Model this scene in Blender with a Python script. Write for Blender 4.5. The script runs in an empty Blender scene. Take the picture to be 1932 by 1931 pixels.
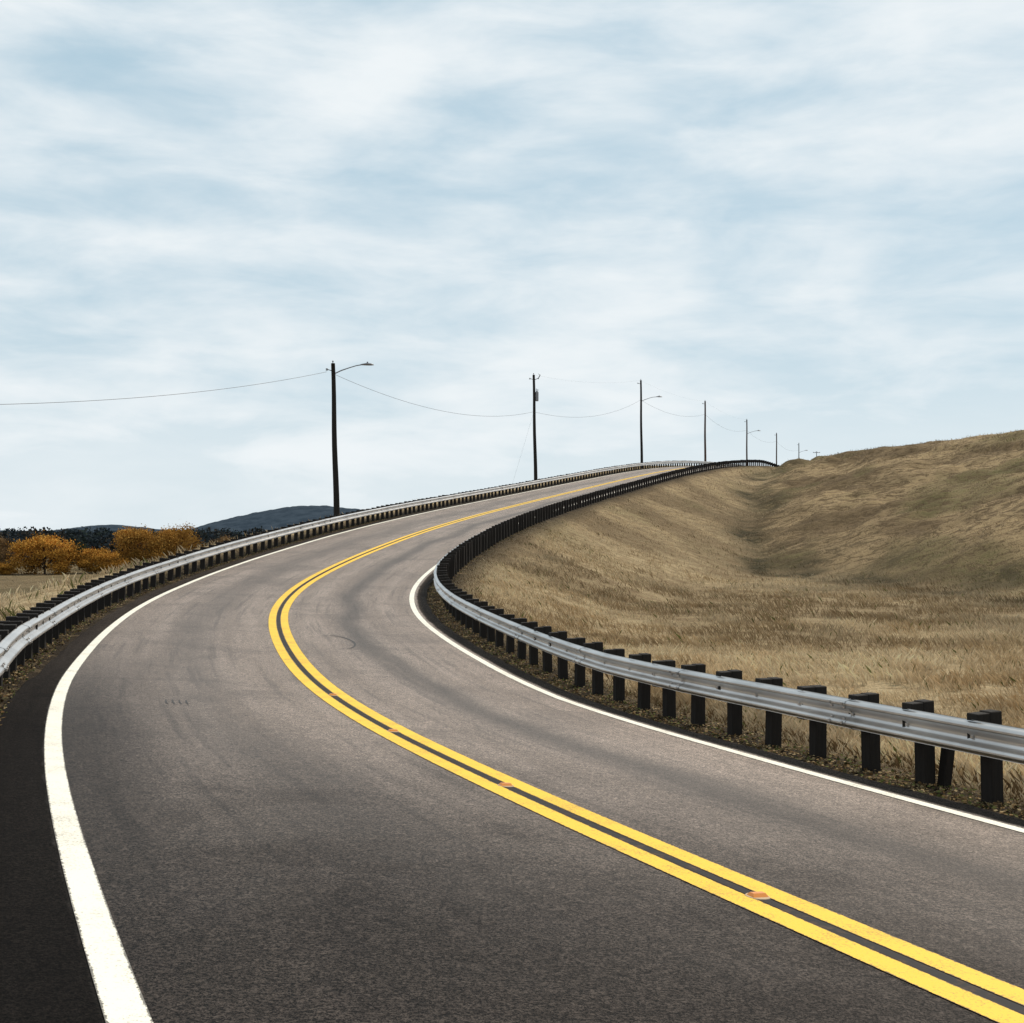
import bpy, bmesh, numpy as np, math, random
from mathutils import Vector, Matrix
random.seed(4); rng=np.random.default_rng(7)
sc=bpy.context.scene; COL=sc.collection

# ------------------------------------------------------------------ helpers
def link(ob,parent=None,label=None,category=None,kind=None,group=None):
    COL.objects.link(ob)
    if parent is not None: ob.parent=parent
    if label: ob["label"]=label
    if category: ob["category"]=category
    if kind: ob["kind"]=kind
    if group: ob["group"]=group
    return ob
def mesh_np(name,V,F,mat=None,smooth=False,col=None,uv=None):
    me=bpy.data.meshes.new(name)
    V=np.ascontiguousarray(V,dtype=np.float32);F=np.ascontiguousarray(F,dtype=np.int32)
    m,k=F.shape
    me.vertices.add(len(V));me.vertices.foreach_set("co",V.ravel())
    me.loops.add(m*k);me.loops.foreach_set("vertex_index",F.ravel())
    me.polygons.add(m);me.polygons.foreach_set("loop_start",np.arange(0,m*k,k,dtype=np.int32))
    try: me.polygons.foreach_set("loop_total",np.full(m,k,dtype=np.int32))
    except Exception: pass
    me.update(calc_edges=True)
    if smooth: me.polygons.foreach_set("use_smooth",np.ones(m,dtype=bool))
    if col is not None:
        a=me.color_attributes.new("Col",'FLOAT_COLOR','POINT')
        c=np.ones((len(V),4),np.float32);c[:,:col.shape[1]]=col;a.data.foreach_set("color",c.ravel())
    if uv is not None:
        l=me.uv_layers.new(name="UVMap");l.data.foreach_set("uv",np.ascontiguousarray(uv[F.ravel()],dtype=np.float32).ravel())
    if mat: me.materials.append(mat)
    me.validate()
    return me
class Acc:
    def __init__(s): s.v=[];s.f=[]
    def add(s,v,f):
        o=len(s.v);s.v+= [tuple(map(float,x)) for x in v];s.f+=[tuple(i+o for i in q) for q in f]
    def tube(s,P,R,n=8,cap=True):
        P=[Vector(p) for p in P];vs=[];fs=[]
        up=Vector((0,0,1))
        for i,p in enumerate(P):
            d=(P[min(i+1,len(P)-1)]-P[max(i-1,0)]).normalized()
            a=d.cross(up)
            if a.length<.05: a=d.cross(Vector((1,0,0)))
            a.normalize();b=d.cross(a)
            for j in range(n):
                t=2*math.pi*j/n;vs.append(p+(a*math.cos(t)+b*math.sin(t))*R[i])
        for i in range(len(P)-1):
            for j in range(n):
                k=(j+1)%n;fs.append((i*n+j,i*n+k,(i+1)*n+k,(i+1)*n+j))
        if cap:
            fs.append(tuple(range(n)));fs.append(tuple((len(P)-1)*n+j for j in range(n))[::-1])
        s.add(vs,fs)
    def box(s,c,h,M=None,bev=0):
        x,y,z=c;a,b,e=h
        bm=bmesh.new();bmesh.ops.create_cube(bm,size=2)
        for v in bm.verts: v.co=Vector((v.co.x*a,v.co.y*b,v.co.z*e))
        if bev: bmesh.ops.bevel(bm,geom=bm.edges[:],offset=bev,segments=1,affect='EDGES')
        vs=[];
        for v in bm.verts:
            q=v.co+Vector((x,y,z))
            if M is not None:q=M@q
            vs.append(q)
        bm.verts.index_update();fs=[tuple(v.index for v in f.verts) for f in bm.faces];bm.free();s.add(vs,fs)
    def mesh(s,name,mat,smooth=False):
        me=bpy.data.meshes.new(name);me.from_pydata(s.v,[],s.f);me.materials.append(mat);me.update()
        if smooth:
            for p in me.polygons:p.use_smooth=True
        return me
class N:
    def __init__(s,name,world=False):
        if world: s.id=bpy.data.worlds.new(name)
        else: s.id=bpy.data.materials.new(name)
        s.id.use_nodes=True;s.t=s.id.node_tree;s.t.nodes.clear()
        s.out=s.t.nodes.new("ShaderNodeOutputWorld" if world else "ShaderNodeOutputMaterial")
    def n(s,typ,**k):
        nd=s.t.nodes.new("ShaderNode"+typ)
        for a,b in k.items():
            if a=="i":
                for kk,vv in b.items(): s.set(nd,kk,vv)
            else:setattr(nd,a,b)
        return nd
    def set(s,nd,k,v):
        if isinstance(v,bpy.types.NodeSocket): s.t.links.new(v,nd.inputs[k])
        else: nd.inputs[k].default_value=v
    def m(s,op,a,b=None,c=None,clamp=False):
        nd=s.n("Math",operation=op,use_clamp=clamp);s.set(nd,0,a)
        if b is not None:s.set(nd,1,b)
        if c is not None:s.set(nd,2,c)
        return nd.outputs[0]
    def mix(s,f,a,b,mode='MIX'):
        nd=s.n("MixRGB",blend_type=mode);s.set(nd,0,f)
        for i,v in((1,a),(2,b)):
            if isinstance(v,tuple) and len(v)==3:v=(*v,1)
            s.set(nd,i,v)
        return nd.outputs[0]
    def noise(s,vec,scale,detail=4,rough=.55,dist=0):
        nd=s.n("TexNoise",i={"Scale":scale,"Detail":detail,"Roughness":rough,"Distortion":dist});
        if vec is not None:s.set(nd,"Vector",vec)
        return nd.outputs[0]
    def ss(s,x,a,b):
        nd=s.n("MapRange",interpolation_type='SMOOTHSTEP');s.set(nd,0,x);s.set(nd,1,a);s.set(nd,2,b);return nd.outputs[0]
    def mapv(s,vec,scale=(1,1,1),rot=(0,0,0),loc=(0,0,0)):
        nd=s.n("Mapping");s.set(nd,0,vec);nd.inputs[1].default_value=loc;nd.inputs[2].default_value=rot;nd.inputs[3].default_value=scale;return nd.outputs[0]
    def bsdf(s,col,rough=.8,spec=.3,metal=0,bump=None,bstr=.3,bdist=.02,tint=None):
        b=s.n("BsdfPrincipled");
        if isinstance(col,tuple):col=(*col[:3],1)
        s.set(b,"Base Color",col);s.set(b,"Roughness",rough);s.set(b,"Specular IOR Level",spec);s.set(b,"Metallic",metal)
        if tint:s.set(b,"Specular Tint",(*tint,1))
        if bump is not None:
            bp=s.n("Bump");s.set(bp,"Strength",bstr);s.set(bp,"Distance",bdist);s.set(bp,"Height",bump);s.t.links.new(bp.outputs[0],b.inputs["Normal"])
        s.t.links.new(b.outputs[0],s.out.inputs[0]);return b
def vnoise(x,y,seed=0):
    xi=np.floor(x).astype(np.int64);yi=np.floor(y).astype(np.int64);fx=x-xi;fy=y-yi
    def h(a,b):
        n=(a*374761393+b*668265263+seed*974634777)&0x7fffffff
        n=((n^(n>>13))*1274126177)&0x7fffffff
        return ((n^(n>>16))&0xffff)/65535.
    sx=fx*fx*(3-2*fx);sy=fy*fy*(3-2*fy)
    return (h(xi,yi)*(1-sx)+h(xi+1,yi)*sx)*(1-sy)+(h(xi,yi+1)*(1-sx)+h(xi+1,yi+1)*sx)*sy
def fbm(x,y,seed=0,o=4):
    r=0;a=.5
    for i in range(o): r=r+a*vnoise(x*2**i,y*2**i,seed+i);a*=.5
    return r

# ------------------------------------------------------------------ road alignment (metres)
FOC=2312/1932; CAMH=1.947
WL,WR,DL,DR=3.481,3.532,.576,.739
KN=np.array([0,5,10,15,20,25,30,36,44,54,66,80,95,110,125,140,160,175,190,205,260.])
KK=np.array([142,396,507,602,389,420,813,870,461,209,192,192,182,125,65,102,238,380,200,0,0])*.02/1000
GG=np.array([-236,-394,-426,-154,345,470,744,1124,1430,1582,1536,1599,1801,2001,2060,1844,1257,300,0,-100,-100])*.05/1000
EE=np.array([1555,1584,1433,1452,1083,866,721,615,799,879,898,909,826,709,552,428,307,300,300,300,300])*.05/1000
ds=.5;S0=-16;S=np.arange(S0,262,ds);i0=int(-S0/ds)
th=np.cumsum(np.interp(S,KN,KK))*ds;th=th-th[i0]-.432
cX=np.cumsum(np.sin(th))*ds;cY=np.cumsum(np.cos(th))*ds;cZ=np.cumsum(np.interp(S,KN,GG))*ds
cX+=2.858-cX[i0];cY+=3.5-cY[i0];cZ-=cZ[i0]
eE=np.interp(S,KN,EE)
def P(s,o,z=0.):
    s=np.asarray(s,float)
    t=np.interp(s,S,th)
    return np.stack([np.interp(s,S,cX)+np.cos(t)*o,np.interp(s,S,cY)-np.sin(t)*o,np.interp(s,S,cZ)-np.interp(s,S,eE)*o+z],-1)
def TH(s): return float(np.interp(s,S,th))

# ------------------------------------------------------------------ terrain
def smax(a,b,k=.5):
    h=np.clip(.5+.5*(a-b)/k,0,1);return b*(1-h)+a*h+k*h*(1-h)
YK=[20,57.6,88,98,110,128,150,175,260]
XF=[33,24,16.2,17.5,20.4,24.6,31.2,41,80]
def footx(x,y): return np.interp(y,YK,XF)+(fbm(y/7.,y*0+2,87)-.47)*3.2*np.clip((150-y)/30,0,1)
def terrain(x,y,full=False):
    x=np.asarray(x,float);y=np.asarray(y,float);sh=x.shape;x=x.ravel();y=y.ravel()
    O=np.empty(len(x));Sx=np.empty(len(x))
    cs=S[::2];ax=cX[::2];ay=cY[::2];at=th[::2]
    for a in range(0,len(x),40000):
        xx=x[a:a+40000];yy=y[a:a+40000]
        d=(xx[:,None]-ax)**2+(yy[:,None]-ay)**2;j=d.argmin(1)
        dx=xx-ax[j];dy=yy-ay[j];t=at[j]
        al=dx*np.sin(t)+dy*np.cos(t);o=dx*np.cos(t)-dy*np.sin(t)
        s=cs[j]+np.clip(al,-1,1);far=np.abs(al)>1.5
        o=np.where(far,np.sign(o)*np.sqrt(d[np.arange(len(j)),j]),o)
        t2=np.interp(s,S,th);px=np.interp(s,S,cX);py=np.interp(s,S,cY)
        o2=(xx-px)*np.cos(t2)-(yy-py)*np.sin(t2);o=np.where(far,o,o2)
        O[a:a+40000]=o;Sx[a:a+40000]=s
    z0=np.interp(Sx,S,cZ);e=np.interp(Sx,S,eE)
    nz=(fbm(x/9,y/9,3)-.47)*.9
    nz2=(fbm(x/2.2,y/2.2,13)-.47)*.16
    rs=np.interp(Sx,[0,40,70],[.2,.25,.36]);ls=np.interp(Sx,[0,30,60],[.2,.25,.42])
    le=np.interp(Sx,[0,20,50],[5.2,6.,8.])
    oc=np.clip(O,-5.2,5.2)
    E=z0-e*oc-.03
    E=E-np.maximum(O-5.0,0)*rs-np.maximum(-O-le,0)*ls-np.clip(-O-5.2,0,3)*.03
    off=np.clip((np.abs(O)-5.2)/3,0,1)
    E=E+off*nz*1.0+np.clip((np.abs(O)-4.3)/.8,0,1)*nz2*.8
    Fr=-1.05+np.clip(y-35,0,60)*.009+nz*.45+nz2
    Fl=-4.0+nz*.8-np.clip(y-260,0,2000)*.002
    side=np.clip((O+3)/6,0,1)
    F=Fl*(1-side)+Fr*side
    xf=footx(x,y)
    zf=np.interp(y,YK,[-1.3,-.95,-.5,.9,2.7,6.1,9.6,11.6,12])
    xt=np.interp(y,[20,57,114,142,162,260],[68,60,47.5,41.2,39.,86])
    w=np.maximum(xt-xf,5);t=(x-xf)/w;zt=12.1
    tt=np.clip(t,-.5,1)
    prof=tt+.05*np.sin(tt*math.pi*2)*(tt>0)
    soft=np.clip((t-.8)/.4,0,1)
    prof=np.where(t>.8,.8+.2*(1-(1-soft)**2),prof)
    prof=np.minimum(prof,1)
    rill=((fbm((x*.35+y*.1)/3.,(y)/9,57)-.47)*1.8+(fbm(x/5.,y/4.,58)-.47)*1.9)*np.clip((.95-t)*3,0,1)
    H=zf+(zt-zf)*prof+np.clip(t*3,0,1)*(nz*(.9-.5*np.clip(t,0,1))+nz2*4)+np.clip(t*4,0,1)*rill+np.clip(t-1.2,0,1)*.5
    H=np.where(t<-.5,zf-(zt-zf)*.5-(-.5-t)*3,H)
    EF=smax(E,F,.5)
    T=smax(EF,H,.7)
    gn=fbm(x/3,y/3,66)
    ditch=np.exp(-((EF-H-.25)/1.3)**2)*(O>7)*np.clip(gn*3-.7,0,1.2)
    bx=10+(y-160)*.36
    Pl=12.2-np.clip(bx-x,0,200)*.33-np.clip(178-y,0,200)*.4
    T=np.where(y>140,smax(T,np.where(np.abs(O)<6,-9,Pl),.3),T)
    und=np.abs(O)<4.3
    T=np.where(und & (Sx<258),z0-e*O-.04,T)
    r=(T.reshape(sh),O.reshape(sh),Sx.reshape(sh))
    return r+(ditch.reshape(sh),) if full else r
def axis(a,b,st,lo,hi,g=1.18):
    c=list(np.arange(a,b+st/2,st));s=st
    while c[-1]<hi: s*=g;c.append(c[-1]+s)
    s=st
    while c[0]>lo: s*=g;c.insert(0,c[0]-s)
    return np.array(c)
gx=axis(-24,56,.4,-4500,4500);gy=axis(-6,170,.4,-600,5500)
GX,GY=np.meshgrid(gx,gy);GT,GO,GS,GD=terrain(GX,GY,True)
nx,ny=len(gx),len(gy)
idx=np.arange(nx*ny).reshape(ny,nx)
F=np.stack([idx[:-1,:-1],idx[:-1,1:],idx[1:,1:],idx[1:,:-1]],-1).reshape(-1,4)
def lookup(A,x,y):
    i=np.clip(np.searchsorted(gx,x)-1,0,nx-2);j=np.clip(np.searchsorted(gy,y)-1,0,ny-2)
    u=(x-gx[i])/(gx[i+1]-gx[i]);v=(y-gy[j])/(gy[j+1]-gy[j])
    return (A[j,i]*(1-u)+A[j,i+1]*u)*(1-v)+(A[j+1,i]*(1-u)+A[j+1,i+1]*u)*v
aO=np.abs(GO)
dirt=np.clip(1-(aO-4.7)/1.2,0,1)*(aO<9)
FX=footx(GX,GY)
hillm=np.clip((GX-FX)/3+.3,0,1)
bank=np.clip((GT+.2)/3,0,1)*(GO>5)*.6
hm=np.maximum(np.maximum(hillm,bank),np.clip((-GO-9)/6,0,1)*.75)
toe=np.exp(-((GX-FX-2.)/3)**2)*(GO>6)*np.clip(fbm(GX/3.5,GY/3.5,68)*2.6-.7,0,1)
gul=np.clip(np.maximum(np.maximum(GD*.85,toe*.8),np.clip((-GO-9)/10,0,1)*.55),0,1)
gcol=np.stack([dirt.ravel(),hm.ravel(),gul.ravel()],1)
def patch_np(x,y): return np.clip((fbm(x/5+y/14,y/9,101)-.40)/.15,0,1)
def green_np(x,y): return np.clip((fbm(x/8,y/12,111)-.50)/.10,0,1)

g=N("dry_grass_ground")
tc=g.n("TexCoord").outputs["Object"]
at=g.n("Attribute",attribute_name="Col");sep=g.n("SeparateColor");g.set(sep,0,at.outputs["Color"])
a2=g.n("Attribute",attribute_name="Patch");sep2=g.n("SeparateColor");g.set(sep2,0,a2.outputs["Color"])
n2=g.noise(tc,1.3,4,.65,.3);n3=g.noise(g.mapv(tc,(9,9,20)),1,3,.8)
st=g.noise(g.mapv(tc,(.5,1.3,2.6),rot=(0,0,.5)),1,5,.8,.8)
base=g.mix(g.ss(n2,.34,.66),(.29,.19,.095),(.62,.47,.265))
base=g.mix(g.m('MULTIPLY',g.ss(n3,.35,.65),.5),base,(.70,.55,.335))
base=g.mix(g.m('MULTIPLY',sep2.outputs[0],.42),base,(.22,.145,.075))
hillc=g.mix(g.ss(st,.42,.56),(.115,.075,.038),(.50,.355,.19))
hillc=g.mix(g.m('MULTIPLY',g.ss(n3,.38,.62),.5),hillc,(.52,.38,.21))
hillc=g.mix(g.m('MULTIPLY',sep2.outputs[0],.66),hillc,(.125,.082,.042))
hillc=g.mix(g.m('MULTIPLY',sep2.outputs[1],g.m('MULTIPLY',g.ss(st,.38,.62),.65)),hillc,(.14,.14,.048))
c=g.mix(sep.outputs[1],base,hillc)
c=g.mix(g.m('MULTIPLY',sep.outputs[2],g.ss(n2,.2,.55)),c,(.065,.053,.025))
c=g.mix(g.m('MULTIPLY',sep.outputs[0],g.ss(n2,.15,.5)),c,(.05,.036,.022))
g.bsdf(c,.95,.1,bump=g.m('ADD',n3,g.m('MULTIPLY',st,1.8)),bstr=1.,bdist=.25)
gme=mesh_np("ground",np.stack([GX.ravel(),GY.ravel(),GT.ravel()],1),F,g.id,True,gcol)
pa=gme.color_attributes.new("Patch",'FLOAT_COLOR','POINT');pc=np.ones((GX.size,4),np.float32);pc[:,0]=patch_np(GX,GY).ravel();pc[:,1]=green_np(GX,GY).ravel();pa.data.foreach_set("color",pc.ravel())
link(bpy.data.objects.new("ground",gme),label="dry tan grassland with a roadside embankment and slope",category="ground",kind="structure")

# ------------------------------------------------------------------ road
r=N("asphalt")
uv=r.n("UVMap",uv_map="UVMap").outputs[0];sx=r.n("SeparateXYZ");r.set(sx,0,uv);o_=sx.outputs[0];s_=sx.outputs[1]
tc=r.n("TexCoord").outputs["Object"]
agg=r.noise(tc,55,2,.8);agg2=r.noise(tc,150,1,.7);vfar=r.noise(tc,14,3,.8)
big=r.noise(tc,.5,4,.65,.5)
strk=r.noise(r.mapv(uv,(1.7,.09,1)),1,4,.62,.2)
strk2=r.noise(r.mapv(uv,(6,.22,1)),1,3,.6)
seam=r.noise(r.mapv(uv,(.4,3.0,1)),1,4,.65)
def gau(x,c,w):
    d=r.m('DIVIDE',r.m('SUBTRACT',x,c),w);return r.m('EXPONENT',r.m('MULTIPLY',r.m('MULTIPLY',d,d),-1.))
wob=r.m('MULTIPLY',r.m('SUBTRACT',r.noise(r.mapv(uv,(0,.07,0)),1,2),.5),1.8)
ow=r.m('ADD',o_,wob)
dark=r.m('ADD',gau(ow,1.75,.36),r.m('MULTIPLY',gau(ow,-1.7,.55),.6))
dark=r.m('MULTIPLY',dark,r.ss(strk,.15,.5))
col=r.mix(r.ss(strk,.3,.7),(.160,.128,.105),(.240,.197,.167))
col=r.mix(r.m('MULTIPLY',r.ss(big,.47,.66),.5),col,(.09,.072,.06))
col=r.mix(r.m('MULTIPLY',r.ss(strk2,.52,.68),.55),col,(.075,.061,.052))
col=r.mix(r.m('MULTIPLY',r.ss(seam,.6,.72),.3),col,(.26,.225,.19))
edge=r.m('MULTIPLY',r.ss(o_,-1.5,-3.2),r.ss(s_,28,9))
# foreground vignette painted into the near asphalt colour, plus left edge wear
vignette_wear=r.ss(r.m('ADD',r.m('ADD',s_,r.m('MULTIPLY',o_,.85)),r.m('MULTIPLY',r.m('SUBTRACT',big,.5),8.)),12.5,.5)
vignette_wear=r.m('MAXIMUM',r.m('MULTIPLY',vignette_wear,.925),r.m('MULTIPLY',edge,.87))
col=r.mix(vignette_wear,col,(.0155,.0132,.0118))
col=r.mix(r.m('MULTIPLY',dark,.78),col,(.028,.023,.020))
ag=r.m('ADD',r.m('MULTIPLY',agg,.6),r.m('MULTIPLY',agg2,.4))
col=r.mix(1.,col,r.mix(r.ss(ag,.40,.63),(.10,.10,.10),(2.4,2.3,2.22)),'MULTIPLY')
col=r.mix(1.,col,r.mix(r.ss(vfar,.36,.64),(.72,.72,.72),(1.25,1.25,1.25)),'MULTIPLY')
wb=r.m('MULTIPLY',r.m('SUBTRACT',r.noise(r.mapv(uv,(2,2,1)),1,2),.5),.08)
shl=r.m('MAXIMUM',r.ss(r.m('ADD',o_,wb),3.64,3.72),r.ss(r.m('ADD',r.m('MULTIPLY',o_,-1.),wb),3.50,3.58))
col=r.mix(r.m('MULTIPLY',shl,.82),col,(.006,.006,.006))
r.bsdf(col,r.m('ADD',.58,r.m('MULTIPLY',shl,.3)),r.m('SUBTRACT',.42,r.m('MULTIPLY',r.m('MAXIMUM',shl,vignette_wear),.40)),bump=ag,bstr=.6,bdist=.006,tint=(1,.85,.72))
def ribbon(name,offs,z,mat,s0=S0,s1=258,parent=None,**k):
    ss=np.arange(s0,s1+.01,ds)
    V=[];U=[]
    for o in offs:
        oo=np.full(len(ss),o,float) if not callable(o) else o(ss)
        V.append(P(ss,oo,z));U.append(np.stack([oo,ss],1))
    n=len(ss);V=np.concatenate(V);U=np.concatenate(U);Fq=[]
    for a in range(len(offs)-1):
        i=np.arange(n-1);Fq.append(np.stack([a*n+i,(a+1)*n+i,(a+1)*n+i+1,a*n+i+1],1))
    me=mesh_np(name,V,np.concatenate(Fq),mat,True,uv=U)
    return link(bpy.data.objects.new(name,me),parent,**k)
lfo=lambda s:-(WL+.42+np.clip(16-s,0,12)*.035)+(fbm(s*1.7,s*0,5)-.45)*.09
rgo=lambda s:WR+.44+(fbm(s*1.9,s*0,9)-.45)*.12
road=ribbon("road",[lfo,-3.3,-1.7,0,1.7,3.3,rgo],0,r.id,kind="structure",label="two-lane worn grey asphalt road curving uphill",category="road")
def paint(nm,c,dirtc,amt,ctr,half):
    p=N(nm);t=p.n("TexCoord").outputs["Object"];a=p.noise(t,60,2,.8);b=p.noise(t,3,3,.6);e2=p.noise(t,28,3,.8)
    u=p.n("UVMap",uv_map="UVMap").outputs[0];sp_=p.n("SeparateXYZ");p.set(sp_,0,u)
    d=p.m('ABSOLUTE',p.m('SUBTRACT',p.m('ABSOLUTE',sp_.outputs[0]),ctr))
    worn=p.ss(p.m('ADD',d,p.m('MULTIPLY',p.m('SUBTRACT',e2,.5),.045)),half-.010,half-.003)
    cc=p.mix(p.m('MULTIPLY',p.ss(p.m('ADD',a,p.m('MULTIPLY',b,.5)),.80,.92),amt),c,dirtc)
    cc=p.mix(p.m('MULTIPLY',p.ss(b,.4,.7),.15),cc,tuple(x*.7 for x in c))
    cc=p.mix(p.m('MULTIPLY',worn,.85),cc,(.055,.045,.038))
    p.bsdf(cc,.6,.3,bump=a,bstr=.4,bdist=.004);return p.id
white=paint("white_paint",(.90,.85,.72),(.3,.27,.22),.6,WL,.078)
white2=paint("white_paint_inner",(.90,.85,.72),(.3,.27,.22),.6,WR,.078)
yellow=paint("yellow_paint",(.92,.55,.03),(.22,.13,.05),.65,.141,.092)
jit=lambda c,a,sd:(lambda s:c+(fbm(s*3.1,s*0,sd)-.45)*a)
ribbon("edge_line",[-WL-.078,-WL+.078],.005,white,parent=road)
ribbon("edge_line",[WR-.078,WR+.078],.005,white2,parent=road)
ribbon("centre_line",[-.233,-.049],.005,yellow,parent=road)
ribbon("centre_line",[.049,.233],.005,yellow,parent=road)
tar=N("joint_tar");t=tar.n("TexCoord").outputs["Object"];a=tar.noise(t,9,4,.7)
tar.bsdf(tar.mix(tar.ss(a,.5,.7),(.012,.010,.009),(.07,.038,.02)),.7,.2)
ribbon("centre_joint",[jit(-.042,.02,21),jit(.042,.02,22)],.004,tar.id,parent=road)
A=Acc()
def strip(pts,w,z=.0045):
    v=[];
    for i,(s,o) in enumerate(pts):
        a=pts[max(i-1,0)];b=pts[min(i+1,len(pts)-1)];dsv=(b[0]-a[0]);dov=(b[1]-a[1]);l=math.hypot(dsv,dov)
        ns,no=-dov/l,dsv/l;ww=w*(.3+.7*math.sin(math.pi*(i+.5)/len(pts)))
        v.append(P(s+ns*ww/2,o+no*ww/2,z));v.append(P(s-ns*ww/2,o-no*ww/2,z))
    A.add(v,[(2*i,2*i+1,2*i+3,2*i+2) for i in range(len(pts)-1)])
strip([(22.6+1.3*math.sin(t),1.0+.42*math.cos(t)) for t in np.linspace(-1.2,1.9,16)],.05)
for q in range(4): strip([(12.9,-2.25+.08*q),(13.1,-2.26+.08*q),(13.35,-2.25+.08*q)],.02)
tm=N("tyre_rubber_mark");tm.bsdf((.035,.03,.027),.6,.3)
link(bpy.data.objects.new("tyre_mark",A.mesh("tyre_mark",tm.id)),road)

# ------------------------------------------------------------------ raised markers
om=N("orange_reflector");om.bsdf((.75,.26,.04),.35,.5)
ym=N("marker_base_paint");ym.bsdf((.50,.36,.22),.7,.3)
B=Acc();B.add([(-.05,-.035,0),(.05,-.035,0),(.05,.035,0),(-.05,.035,0),(-.04,-.018,.018),(.04,-.018,.018),(.04,.018,.018),(-.04,.018,.018)],
 [(3,2,1,0),(0,1,5,4),(1,2,6,5),(2,3,7,6),(3,0,4,7),(4,5,6,7)])
mm=B.mesh("lens",om.id)
B=Acc();B.tube([(0,0,-.006),(0,0,.002)],[.075,.068],14);mb=B.mesh("base_pad",ym.id)
for k_,s in enumerate([3.65,7.3,10.8,14.4]):
    e=bpy.data.objects.new("road_marker",None);p=P(s,.0,.006);e.location=p;e.rotation_euler=(0,math.atan(float(np.interp(s,S,eE))),-TH(s));e.empty_display_size=.1
    link(e,label="small orange raised road marker between yellow lines",category="road marker",group="raised road markers along the centre line")
    link(bpy.data.objects.new("lens",mm),e).location=(0,0,.002);link(bpy.data.objects.new("base_pad",mb),e)

# ------------------------------------------------------------------ guardrails
gm=N("galvanised_steel");t=gm.n("TexCoord").outputs["Object"];a=gm.noise(t,1.2,3,.6);b=gm.noise(t,9,3,.6)
cc=gm.mix(gm.ss(a,.3,.7),(.46,.445,.43),(.60,.58,.56));cc=gm.mix(gm.m('MULTIPLY',gm.ss(b,.6,.8),.25),cc,(.26,.23,.20))
gm.bsdf(cc,gm.m('ADD',.25,gm.m('MULTIPLY',b,.1)),.5,.95)
wm=N("creosoted_timber");t=wm.n("TexCoord").outputs["Object"];a=wm.noise(wm.mapv(t,(30,30,3)),1,4,.65)
wm.bsdf(wm.mix(a,(.008,.007,.006),(.032,.026,.022)),.85,.2,bump=a,bstr=.5,bdist=.01)
prof=[(.155,.004),(.146,.0),(.137,.03),(.127,.070),(.112,.083),(.090,.083),(.072,.070),(.050,.028),(.030,.006),(.0,.0)]
prof=prof+[(-z,y) for z,y in prof[::-1][1:]]
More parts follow.
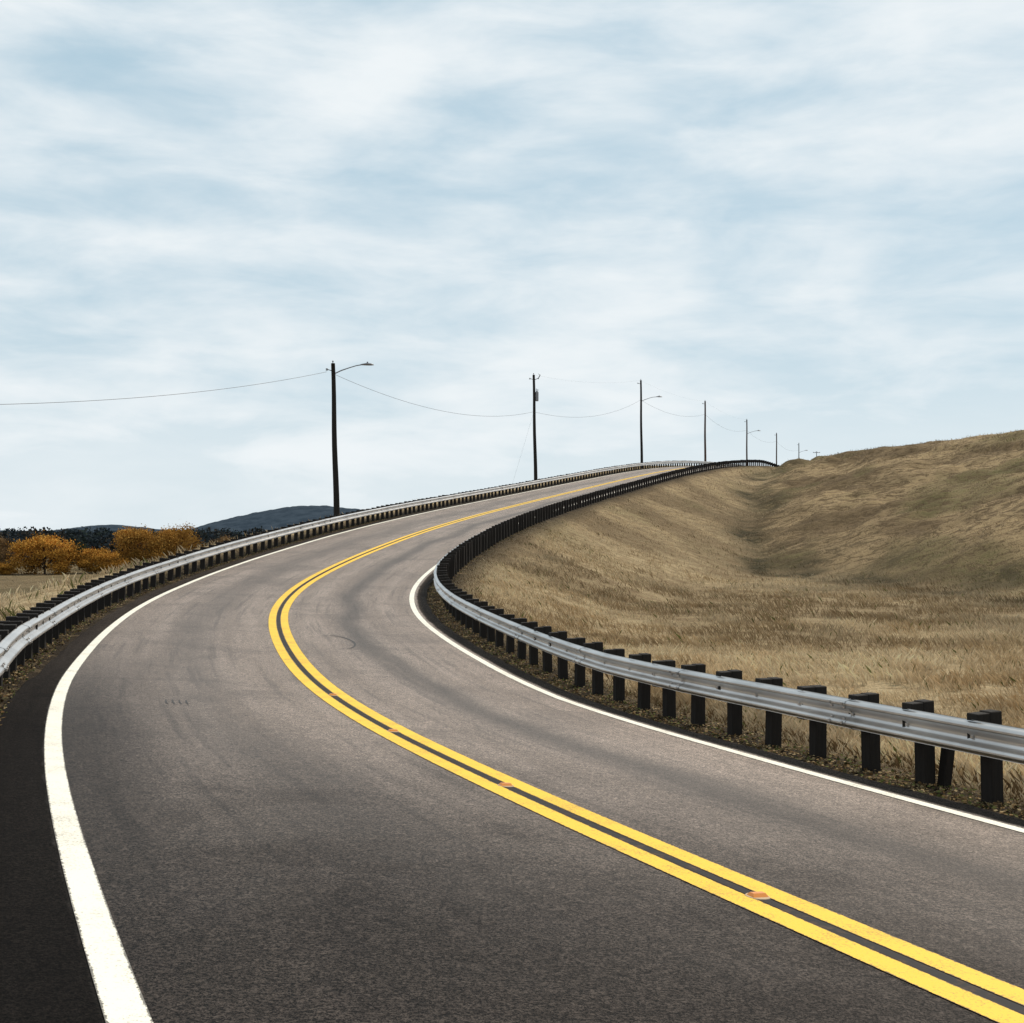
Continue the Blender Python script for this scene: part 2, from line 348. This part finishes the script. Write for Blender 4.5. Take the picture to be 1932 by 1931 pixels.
def build_rail(side,roff,s0,s1,label,extra=False):
    root=bpy.data.objects.new("guardrail",None)
    root.location=tuple(float(v) for v in P(np.array(s0),float(roff(s0)),0));root.empty_display_size=.3
    link(root,label=label,category="guardrail")
    R0=Vector(root.location)
    inw=-side
    ss=np.arange(s0,s1+.01,.25);n=len(ss)
    drop=lambda s:-.55*np.clip((s-(s1-8))/8,0,1)**1.3
    V=[];m=len(prof)
    zc=.72-.155
    ro=np.array([roff(x) for x in ss])
    for z,y in prof: V.append(P(ss,ro+inw*y,zc+z+drop(ss)))
    V=np.stack(V,1).reshape(-1,3)
    V2=[]
    for z,y in prof: V2.append(P(ss,ro+inw*(y-.004),zc+z+drop(ss)))
    V2=np.stack(V2,1).reshape(-1,3)
    Fq=[]
    i=np.arange(n-1)
    for j in range(m-1):
        Fq.append(np.stack([i*m+j,i*m+j+1,(i+1)*m+j+1,(i+1)*m+j],1))
    Fq=np.concatenate(Fq);nb=len(V)
    Fb=Fq[:,::-1]+nb
    A=Acc()
    VV=np.concatenate([V,V2]);FF=np.concatenate([Fq,Fb])
    if side<0: FF=FF[:,::-1]
    js=np.arange(s0+1.3,min(s1,90),3.81)
    extraV=[];extraF=[];base=len(VV)
    for sj in js:
        se=np.array([sj-.16,sj+.16]);rr=np.array([roff(x) for x in se])
        L=np.stack([P(se,rr+inw*(y+.005),zc+z*1.01) for z,y in prof],1).reshape(-1,3)
        extraV.append(L)
        for j in range(m-1):
            q=[j,j+1,m+j+1,m+j]
            if side<0:q=q[::-1]
            extraF.append([base+v for v in q])
        base+=len(L)
        for dsb in(-.11,.11):
            for zb,yb in((.062,.05),(-.062,.05),(.1,.084),(-.1,.084)):
                c=P(np.array(sj+dsb),roff(sj)+inw*(yb+.008),zc+zb)
                A.box((0,0,0),(.012,.016,.016),Matrix.Translation(Vector(c))@Matrix.Rotation(-TH(sj),4,'Z'),.004)
    VV=np.concatenate([VV]+extraV);FF=np.concatenate([FF,np.array(extraF)])
    me=mesh_np("beam",VV-np.array(R0),FF,gm.id,True)
    beam=link(bpy.data.objects.new("beam",me),root)
    sp=np.arange(s0+.20,s1-.2,.953)
    sp=sp+np.array([random.gauss(0,.03) for _ in sp])
    for x in sp[sp<60]:
        c=P(np.array(x),roff(x)+inw*.006,zc);A.box((0,0,0),(.012,.017,.017),Matrix.Translation(Vector(c))@Matrix.Rotation(-TH(x),4,'Z'),.004)
    A2=A.mesh("bolt",gm.id)
    for v in A2.vertices: v.co-=R0
    b=link(bpy.data.objects.new("bolt",A2),root);b["kind"]="stuff"
    PA=Acc();PA.box((side*.235,0,.25),(.073,.07,.52),None,.008)
    post=PA.mesh("post",wm.id)
    BA=Acc();BA.box((side*.082,0,.585),(.079,.066,.178),None,.006)
    blk=BA.mesh("spacer_block",wm.id)
    vis=sp
    order=np.argsort(np.hypot(P(vis,0)[:,0],P(vis,0)[:,1]))
    infr=[q for q in order if (lambda p:p[1]>0 and abs(p[0])/max(p[1],.1)<.47)(P(vis[q],roff(vis[q])))]
    keep=set(infr[:99])
    far=Acc()
    for q,x in enumerate(vis):
        lean=random.gauss(0,.014)
        loc=Vector(P(np.array(x),roff(x)));rot=(lean,random.gauss(0,.014),-TH(x)+random.gauss(0,.06));hz=random.uniform(-.02,.02)
        if q in keep:
            po=bpy.data.objects.new("post",post);link(po,root);po.location=loc-R0+Vector((0,0,hz));po.rotation_euler=rot
            bo=bpy.data.objects.new("spacer_block",blk);link(bo,po);bo.location=(0,0,-hz*.3)
        else:
            M=Matrix.Translation(loc-R0+Vector((0,0,hz+float(drop(x)))))@Matrix.Rotation(-TH(x),4,'Z')
            far.box((side*.235,0,.25),(.073,.07,.52),M);far.box((side*.082,0,.585),(.079,.066,.178),M)
    if extra:
        xs=infr[:12];tgt=min(xs,key=lambda q:abs(P(vis[q],roff(vis[q])+.25)[0]/P(vis[q],roff(vis[q])+.25)[1]-.337))
        x=vis[tgt]-.06;loc=Vector(P(np.array(x),roff(x)+.16))
        SA=Acc();SA.box((.235,0,.13),(.05,.05,.42),None,.008)
        po=bpy.data.objects.new("post",SA.mesh("old_post",wm.id));link(po,root);po.location=loc-R0;po.rotation_euler=(.16,0,-TH(x));po["label"]="shorter leaning old timber post behind a post"
    fo=link(bpy.data.objects.new("post",far.mesh("post_row",wm.id)),root);fo["kind"]="stuff"
    return root
build_rail(1,lambda s:WR+DR,-8.,176.,"galvanised steel guardrail on dark timber posts beside dry field",True)
build_rail(-1,lambda s:-(WL+DL+.018*max(12-s,0)**2),-1.,190.,"pale galvanised guardrail on dark timber posts along outer curve")

# ------------------------------------------------------------------ poles and wires
pm=N("dark_pole_timber");t=pm.n("TexCoord").outputs["Object"];a=pm.noise(pm.mapv(t,(20,20,1.2)),1,4,.6)
pm.bsdf(pm.mix(a,(.010,.009,.008),(.035,.03,.026)),.9,.15,bump=a,bstr=.4,bdist=.02)
pm2=N("brown_pole_timber");t=pm2.n("TexCoord").outputs["Object"];a=pm2.noise(pm2.mapv(t,(20,20,1.2)),1,4,.6)
pm2.bsdf(pm2.mix(a,(.05,.03,.022),(.11,.07,.055)),.9,.15)
mt=N("grey_lamp_metal");mt.bsdf((.22,.22,.23),.5,.5,.4)
bl=N("dark_hardware");bl.bsdf((.03,.03,.032),.5,.4)
wr=N("wire_black");wr.bsdf((.05,.05,.055),.6,.3)
def tz(x,y): return float(terrain(np.array([x]),np.array([y]))[0][0])
def pole(x,y,ztop,lean=(0,0),lamp=0,rad=.15,mat=None,transformer=False,crossarm=False,label="",drop=0.):
    zb=tz(x,y);h=ztop-zb
    root=bpy.data.objects.new("utility_pole",None);root.location=(x,y,zb);link(root,label=label,category="utility pole",group="utility poles along the road")
    A=Acc();n=10
    A.tube([(lean[0]*i/n+.02*math.sin(i*.9),lean[1]*i/n,-.5+(h+.5)*i/n) for i in range(n+1)],[rad*(1-.38*i/n) for i in range(n+1)],12)
    link(bpy.data.objects.new("shaft",A.mesh("shaft",mat or pm.id,True)),root)
    top=Vector((lean[0],lean[1],h))
    A=Acc()
    A.tube([top+Vector((-.35,0,-.35)),top+Vector((0,0,-.45))],[.025,.025],6)
    for k in range(3): A.tube([top+Vector((-.36,0,-.42+.05*k)),top+Vector((-.36,0,-.395+.05*k))],[.075,.05],8)
    A.tube([top+Vector((0,0,0)),top+Vector((0,0,.14))],[.03,.02],6);A.tube([top+Vector((0,0,.10)),top+Vector((0,0,.16))],[.05,.035],8)
    link(bpy.data.objects.new("insulator",A.mesh("insulator",bl.id)),root)
    if lamp:
        L=lamp;c,s_=1,0;lt=top-Vector((0,0,drop))
        A=Acc();pts=[(0,-.75),(.12,-.6),(.5,-.42),(1.0,-.25),(1.4,-.13),(max(L-.3,1.45),-.08)]
        A.tube([lt+Vector((a*c,a*s_,b)) for a,b in pts],[.035]*3+[.03]*3,8)
        arm=link(bpy.data.objects.new("lamp_arm",A.mesh("lamp_arm",mt.id,True)),root)
        A=Acc();hp=[(L-.36,-.08,.05,.04),(L-.2,-.07,.12,.06),(L,-.06,.17,.09),(L+.25,-.07,.16,.08),(L+.42,-.09,.06,.03)]
        vs=[];fs=[]
        for a,b,w,hh in hp:
            for j in range(10):
                t_=2*math.pi*j/10;yy=w*math.cos(t_);zz=hh*math.sin(t_)*(1 if math.sin(t_)>0 else .7)
                vs.append(lt+Vector((a*c-yy*s_,a*s_+yy*c,b+zz)))
        for i in range(4):
            for j in range(10): fs.append((i*10+j,i*10+(j+1)%10,(i+1)*10+(j+1)%10,(i+1)*10+j))
        fs+= [tuple(range(10))[::-1],tuple(40+j for j in range(10))]
        A.add(vs,fs);A.box(lt+Vector(((L+.05)*c,(L+.05)*s_,.045)),(.04,.04,.05))
        link(bpy.data.objects.new("lamp_head",A.mesh("lamp_head",mt.id,True)),arm)
    if transformer:
        A=Acc();q=top+Vector((.32,0,-2.5))
        A.tube([q,q+Vector((0,0,.08)),q+Vector((0,0,.85)),q+Vector((0,0,.95))],[.12,.15,.15,.08],12)
        A.tube([q+Vector((-.06,0,.95)),q+Vector((-.06,0,1.2))],[.04,.03],6);A.tube([q+Vector((.08,0,.95)),q+Vector((.08,0,1.15))],[.04,.03],6)
        A.box(q+Vector((-.22,0,.5)),(.1,.04,.06))
        link(bpy.data.objects.new("transformer",A.mesh("transformer",mt.id)),root)
        A=Acc();A.tube([top+Vector((.05,0,-.5)),top+Vector((.45,0,-.3))],[.03,.03],6);A.tube([top+Vector((.42,0,-.4)),top+Vector((.62,0,.0)),top+Vector((.45,0,.1))],[.045,.045,.03],6)
        link(bpy.data.objects.new("fuse_cutout",A.mesh("fuse_cutout",bl.id)),root)
    if crossarm:
        A=Acc();A.box(top+Vector((0,0,-.4)),(1.2,.06,.07))
        for q in(-1.1,-.4,.4,1.1):A.tube([top+Vector((q,0,-.34)),top+Vector((q,0,-.1))],[.06,.05],6)
        link(bpy.data.objects.new("crossarm",A.mesh("crossarm",mat or pm.id)),root)
    return Vector((x,y,zb))+top
def wire(a,b,sag,rad=.014,label="thin sagging overhead cable between poles"):
    a=Vector(a);b=Vector(b);n=28;A=Acc()
    A.tube([(a.lerp(b,i/n)-a+Vector((0,0,-4*sag*(i/n)*(1-i/n)))) for i in range(n+1)],[rad]*(n+1),5)
    o=link(bpy.data.objects.new("power_line",A.mesh("power_line",wr.id)),label=label,category="power line",group="overhead cables");o.location=a
dk="dark timber utility pole "
p1=pole(-10.35,72.4,12.15,(-.26,0),2.0,.19,label=dk+"with street lamp arm behind the guardrail")
p2=pole(2.25,116,17.2,(-.2,0),0,.18,transformer=True,label=dk+"with small transformer behind the guardrail")
p3=pole(15.9,150,21.0,(-.1,0),2.2,.17,label=dk+"with street lamp at the road crest",drop=1.95)
p4=pole(29.2,185,22.3,(0,0),0,.18,mat=pm2.id,label="plain reddish-brown utility pole beyond the crest")
p5=pole(42.6,222,23.0,(0,0),2.1,.17,mat=pm2.id,label="brown utility pole with lamp arm beyond the crest",drop=1.95)
p6=pole(56.2,260,23.7,(0,0),0,.17,mat=pm2.id,label="slim brown utility pole far beyond the crest")
p7=pole(70.3,300,24.6,(0,0),1.8,.15,label="distant slim utility pole with small lamp arm",drop=1.7)
p8=pole(104,418,30.7,(0,0),0,.16,crossarm=True,label="far small utility pole with a crossarm")
wire((-26,34,5.84),(p1.x-.36,72.4,11.65),.94,.010)
wire((p1.x+.1,72.4,11.5),(p2.x,116,13.7),1.25,.011)
wire((p2.x,116,13.7),(p3.x,150,18.6),1.2,.011)
wire((p3.x,150,18.6),(p4.x,185,20.3),1.0,.011)
wire((p4.x,185,20.3),(p5.x,222,21.1),1.1,.011)
wire((p5.x,222,21.1),(p6.x,260,22.0),1.,.010)
wire((p6.x,260,22.),(p7.x,300,23.),1.,.010)
wire(p2,p3,.5,.003);wire(p3,p4,.5,.003);wire(p4,p5,.6,.003)
gw=(p2.x-2.2,114.5,tz(p2.x-2.2,114.5))
wire(p2-Vector((0,0,3.6)),gw,0,.005,"thin guy wire staying a pole to the ground")

# ------------------------------------------------------------------ foliage
def leafmat(nm):
    l=N(nm);at=l.n("Attribute",attribute_name="Col").outputs["Color"]
    d=l.n("BsdfDiffuse");l.set(d,0,at);l.t.links.new(d.outputs[0],l.out.inputs[0]);return l.id
lm=leafmat("leaf_foliage")
def leaves(C,size,colr,flat=False):
    n=len(C);d=rng.normal(size=(n,3))
    if flat:d[:,2]*=.25
    d/=np.linalg.norm(d,axis=1)[:,None];e=rng.normal(size=(n,3))
    if flat:e[:,2]*=.25
    e=np.cross(d,np.cross(e,d));e/=np.linalg.norm(e,axis=1)[:,None]
    sz=size*rng.uniform(.6,1.4,n)[:,None]
    V=np.stack([C-d*sz*.5,C+e*sz*.35,C+d*sz*.5,C-e*sz*.35],1).reshape(-1,3)
    return V,np.arange(n*4).reshape(n,4),np.repeat(colr,4,0)
def tree(x,y,w,h,hue,label):
    z=tz(x,y);root=bpy.data.objects.new("tree",None);root.location=(x,y,z);link(root,label=label,category="tree",group="autumn trees in the field")
    A=Acc();A.tube([(0,0,-.3),(.05,0,h*.2),(.1,.05,h*.5)],[w*.018,w*.015,w*.01],8)
    cen=[]
    for k in range(38):
        a=rng.uniform(0,6.28);rr=w*.46*math.sqrt(rng.uniform(.05,1));zz=h*rng.uniform(.07,.92);rr*=math.sqrt(max(.12,1-((zz/h-.36)/.62)**2))
        q=(rr*math.cos(a),rr*math.sin(a),zz);cen.append(q)
        if k%3==0:A.tube([(0.05,0,h*.15),(q[0]*.4,q[1]*.4,h*.15+(zz-h*.15)*.6),q],[w*.009,w*.006,w*.003],5)
    link(bpy.data.objects.new("trunk",A.mesh("trunk",pm.id)),root)
    cen=np.array(cen);pts=[];cl=[]
    for q in cen:
        n=300;pp=q+rng.normal(size=(n,3))*np.array([w*.075,w*.075,h*.07]);pts.append(pp)
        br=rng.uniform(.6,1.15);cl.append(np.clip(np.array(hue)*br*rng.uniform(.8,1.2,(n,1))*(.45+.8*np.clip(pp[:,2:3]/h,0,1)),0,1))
    pts=np.concatenate(pts);pts[:,2]=np.maximum(pts[:,2],.15)
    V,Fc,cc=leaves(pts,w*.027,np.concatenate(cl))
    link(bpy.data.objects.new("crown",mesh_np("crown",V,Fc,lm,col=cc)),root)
or1=(.50,.25,.05);or2=(.40,.21,.05);br=(.20,.12,.055);dg=(.05,.055,.028)
def imgx(px,Y): return (px-966)/2312*Y
Yt=192
lb="round orange autumn tree at the edge of the field"
tree(imgx(85,Yt),Yt,9.8,6.1,or1,lb)
tree(imgx(193,Yt+4),Yt+4,7.6,3.8,or1,"low orange autumn bush between taller trees")
tree(imgx(260,Yt+10),Yt+10,9.6,7.0,or2,lb)
tree(imgx(338,Yt+16),Yt+16,8.4,7.8,or2,lb)
tree(imgx(5,Yt-2),Yt-2,5.0,1.8,or1,"low orange autumn bush in dry grass")
tree(imgx(-5,Yt+30),Yt+30,7,6,br,"brownish autumn tree by the dark wood")
tree(imgx(420,Yt+45),Yt+45,6,5.5,br,"brownish autumn tree by the dark wood")
tree(imgx(150,Yt+22),Yt+22,6,4.6,dg,"dark green tree between the orange trees")
tree(imgx(305,Yt+30),Yt+30,6,5.5,dg,"dark green tree between the orange trees")
pts=[];cl=[]
for k in range(520):
    Y=rng.uniform(250,420);X=Y*rng.uniform(-.62,-.10);h=rng.uniform(6.2,8.2)+(Y-255)*.008;w=rng.uniform(6,11)
    z=-4.3;n=190
    d=rng.normal(size=(n,3));d/=np.linalg.norm(d,axis=1)[:,None];d*=rng.uniform(.45,1,(n,1))
    pp=np.array([X,Y,z+h*.50])+d*np.array([w*.5,w*.5,h*.5]);pts.append(pp)
    c=[np.array((.028,.036,.031)),np.array((.032,.038,.037)),np.array((.042,.037,.031)),np.array((.032,.040,.046))][rng.integers(0,4)]
    cl.append(c*rng.uniform(.9,1.1,(n,1)))
V,Fc,cc=leaves(np.concatenate(pts),.85,np.concatenate(cl))
link(bpy.data.objects.new("woodland",mesh_np("woodland",V,Fc,lm,col=cc)),label="dark distant wood behind the autumn trees",category="woodland",kind="stuff")
hx=np.arange(-1500,500,4.);hy=np.arange(1250,1900,10.);HX,HY=np.meshgrid(hx,hy)
env=np.exp(-((HY-1560)/170)**2)
rx=[-1500,-760,-640,-575,-552,-520,-495,-465,-430,-402,-370,-322,-275,-230,-187,-120,-40,100,500]
rz=[9,12,8,8,11,15,15,11,7,9,20,32,39,39.5,34,30,22,14,8]
rg=np.interp(hx,rx,rz);kk=np.exp(-(np.arange(-8,9)/4.)**2);kk/=kk.sum();rg=np.convolve(np.pad(rg,8,'edge'),kk,'valid')
HZ=(rg[None,:]+6)*env+(fbm(HX/30,HY/30,31)-.45)*3*np.clip(env*2,0,1)-6+(vnoise(HX/5,HY/11,44)-.5)*2.2*env
i2=np.arange(HX.size).reshape(HX.shape);Fh=np.stack([i2[:-1,:-1],i2[:-1,1:],i2[1:,1:],i2[1:,:-1]],-1).reshape(-1,4)
hmz=N("wooded_hill");t=hmz.n("TexCoord").outputs["Object"];a=hmz.noise(t,.06,4,.7)
hmz.bsdf(hmz.mix(hmz.ss(a,.35,.65),(.020,.034,.050),(.038,.056,.076)),.95,.05)
link(bpy.data.objects.new("hill",mesh_np("hill",np.stack([HX.ravel(),HY.ravel(),HZ.ravel()],1),Fh,hmz.id,True)),label="distant dark wooded blue-green hill",category="hill",kind="structure")

# ------------------------------------------------------------------ grass
def grass(n,ylo,yhi,power,hrange,wrange,name,label,seed,side=None,slope=.56):
    r_=np.random.default_rng(seed)
    u=r_.uniform(0,1,n);y=ylo*(yhi/ylo)**(u**power);x=r_.uniform(-slope,slope,n)*y+r_.uniform(-1,1,n)*1.5
    T=lookup(GT,x,y);O=lookup(GO,x,y)
    d=fbm(x/.9,y/.9,51)+.35*fbm(x/6,y/6,77)
    a=np.abs(O)
    keep=(a>4.3)&((a>5.0)|(r_.uniform(0,1,n)<.6))&(d>.42+r_.uniform(0,.25,n))
    if side=='R':keep&=O>0
    if side=='L':keep&=O<0
    x,y,T,O,a=x[keep],y[keep],T[keep],O[keep],a[keep];n=len(x)
    hm_=lookup(hm,x,y);gu=lookup(gul,x,y)
    near=np.clip((a-4.3)/1.6,0.25,1)
    tuft=fbm(x/1.2,y/1.2,91)
    h=r_.uniform(*hrange,n)*near*(.3+1.4*tuft)*(1-.40*hm_)*(1+.6*(T>9));w=r_.uniform(*wrange,n)*(1+y/60)
    ang=r_.uniform(0,6.283,n);wx=-.35+(fbm(x/3,y/3,5)-.47)*1.5;wy=(fbm(x/3,y/3,6)-.47)*1.2
    ln=r_.uniform(.1,.8,n)*h
    dx=np.cos(ang)*ln+wx*h*.45;dy=np.sin(ang)*ln+wy*h*.45
    px,py=np.cos(ang+1.4)*w/2,np.sin(ang+1.4)*w/2
    base=np.stack([x,y,T-.02],1)
    v0=base+np.stack([px,py,0*x],1);v1=base-np.stack([px,py,0*x],1)
    m_=base+np.stack([dx*.35,dy*.35,h*.62],1);v2=m_+np.stack([px,py,0*x],1)*.6
    v4=base+np.stack([dx,dy,h],1)
    V=np.stack([v0,v1,v4,v2],1).reshape(-1,3);Fc=np.arange(n*4).reshape(n,4)
    k=(fbm(x/7,y/7,63)*.5+fbm(x/1.8,y/2.5,64)*.5)[:,None];k2=r_.uniform(.7,1.25,(n,1))
    light=np.array([.86,.68,.44]);midc=np.array([.56,.40,.225]);dkc=np.array([.22,.145,.075]);gr=np.array([.16,.165,.055])
    q=np.clip((k-.36)/.20,0,1);pt=patch_np(x,y)[:,None]
    c=(midc*(1-q)+light*q)*k2*(1-.34*pt)
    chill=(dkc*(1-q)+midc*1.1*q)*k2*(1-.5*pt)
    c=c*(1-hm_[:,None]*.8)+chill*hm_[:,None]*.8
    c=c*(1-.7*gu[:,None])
    gsel=(r_.uniform(0,1,n)<(.03+.55*hm_*green_np(x,y)+.45*(a<7.)*(O<0)))[:,None]
    c=np.where(gsel,gr*k2,c)
    dsel=((a<5.6)&(r_.uniform(0,1,n)<.5))[:,None];c=np.where(dsel,dkc*k2*.9,c)
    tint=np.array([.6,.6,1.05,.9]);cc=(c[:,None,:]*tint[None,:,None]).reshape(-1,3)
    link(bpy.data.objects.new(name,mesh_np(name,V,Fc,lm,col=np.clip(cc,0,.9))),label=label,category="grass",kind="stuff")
grass(300000,6,70,.9,(.10,.28),(.0028,.0050),"grass","dry tan field grass beyond the guardrail",1,'R')
grass(140000,40,175,.8,(.12,.27),(.006,.010),"grass","brown grass on the slope and embankment",2,'R')
grass(90000,7,190,.9,(.14,.34),(.005,.010),"grass","golden grass and green tufts beside the outer guardrail",3,'L')
ns=46000;sl_=2+70*rng.uniform(0,1,ns)**1.6-8*(rng.uniform(0,1,ns)<.1);sd=np.where(rng.uniform(0,1,ns)<.5,1,-1)
oo=sd*(3.95+rng.gamma(2.,.28,ns))
pp=P(sl_,oo,0);tt_=lookup(GT,pp[:,0],pp[:,1]);pp[:,2]=tt_+rng.uniform(0.01,.035,ns)
onroad=np.abs(oo)<4.05;pp[onroad,2]=P(sl_,oo,.008)[onroad,2]
pal=np.array([(.30,.20,.10),(.18,.11,.05),(.42,.31,.17),(.10,.07,.04),(.14,.15,.05)])*.75
V,Fc,cc=leaves(pp,.04,pal[rng.integers(0,5,ns)]*rng.uniform(.6,1.2,(ns,1)),True)
link(bpy.data.objects.new("leaf_litter",mesh_np("leaf_litter",V,Fc,lm,col=cc)),label="brown dead leaves and straw along the verges",category="leaf litter",kind="stuff")

# ------------------------------------------------------------------ sky + light
sun_el=math.radians(46);sun_az=math.radians(36)
w=N("World",True);sc.world=w.id
sky=w.n("TexSky",sky_type='NISHITA',sun_disc=False);sky.sun_elevation=sun_el;sky.sun_rotation=sun_az
tcg=w.n("TexCoord").outputs["Generated"];sp=w.n("SeparateXYZ");w.set(sp,0,tcg);dx,dy,dz=sp.outputs
c1=w.noise(w.mapv(tcg,(2.6,2.6,6.6),rot=(0,.25,0),loc=(.35,0,.8)),1.6,5,.55,.35)
c2=w.noise(w.mapv(tcg,(3.0,3.0,11.0),rot=(0,-.05,0),loc=(3.1,1,2)),2.5,5,.56,.3)
def blob(x0,z0,ax,az,rot,amp):
    X=w.m('SUBTRACT',dx,x0);Z=w.m('SUBTRACT',dz,z0);c_,s_=math.cos(rot),math.sin(rot)
    U=w.m('ADD',w.m('MULTIPLY',X,c_/ax),w.m('MULTIPLY',Z,s_/ax));Vv=w.m('ADD',w.m('MULTIPLY',X,-s_/az),w.m('MULTIPLY',Z,c_/az))
    return w.m('MULTIPLY',w.m('EXPONENT',w.m('MULTIPLY',w.m('ADD',w.m('MULTIPLY',U,U),w.m('MULTIPLY',Vv,Vv)),-1.)),amp)
cl=w.m('ADD',w.m('MULTIPLY',c1,.5),w.m('MULTIPLY',c2,.5))
for b_ in [(-.10,.345,.12,.026,.5,.15),(-.24,.225,.10,.022,.05,.07),(-.28,.29,.1,.03,0,-.05),(.05,.29,.15,.035,.08,-.09),(-.33,.35,.12,.02,-.15,-.06),(.30,.385,.10,.016,.3,.05),(.22,.33,.14,.03,.1,-.03),(.32,.215,.12,.03,0,-.06),(.3,.275,.1,.014,.1,.03)]:
    cl=w.m('ADD',cl,blob(*b_))
f=w.ss(cl,.28,.70)
hz=w.ss(dz,.22,.03)
f=w.m('MAXIMUM',f,w.m('MULTIPLY',hz,w.m('ADD',.40,w.m('MULTIPLY',c2,.55))))
blue=w.mix(.88,w.mix(1.,sky.outputs[0],(.10,.10,.10),'MULTIPLY'),(.48,.65,.75))
colr=w.mix(f,blue,(.865,.915,.94))
bg=w.n("Background");w.set(bg,0,colr);bg.inputs[1].default_value=1.0;w.t.links.new(bg.outputs[0],w.out.inputs[0])
try:
    w.id.cycles.sampling_method='MANUAL';w.id.cycles.sample_map_resolution=512
except Exception: pass
sl=bpy.data.lights.new("sun",'SUN');sl.energy=3.0;sl.angle=math.radians(7);sl.color=(1,.88,.74)
so=bpy.data.objects.new("sun",sl);COL.objects.link(so)
dv=Vector((math.sin(sun_az)*math.cos(sun_el),math.cos(sun_az)*math.cos(sun_el),math.sin(sun_el)))
so.rotation_euler=dv.to_track_quat('Z','Y').to_euler()

# ------------------------------------------------------------------ camera
cam=bpy.data.objects.new("camera",bpy.data.cameras.new("camera"));COL.objects.link(cam);sc.camera=cam
cam.data.sensor_width=36;cam.data.lens=36*FOC;cam.location=(0,0,CAMH);cam.rotation_euler=(math.pi/2+math.atan(45.6/2312),0,0)
cam.data.clip_end=12000;cam.data.clip_start=.05
sc.view_settings.view_transform='Standard';sc.view_settings.look='None';sc.view_settings.exposure=0
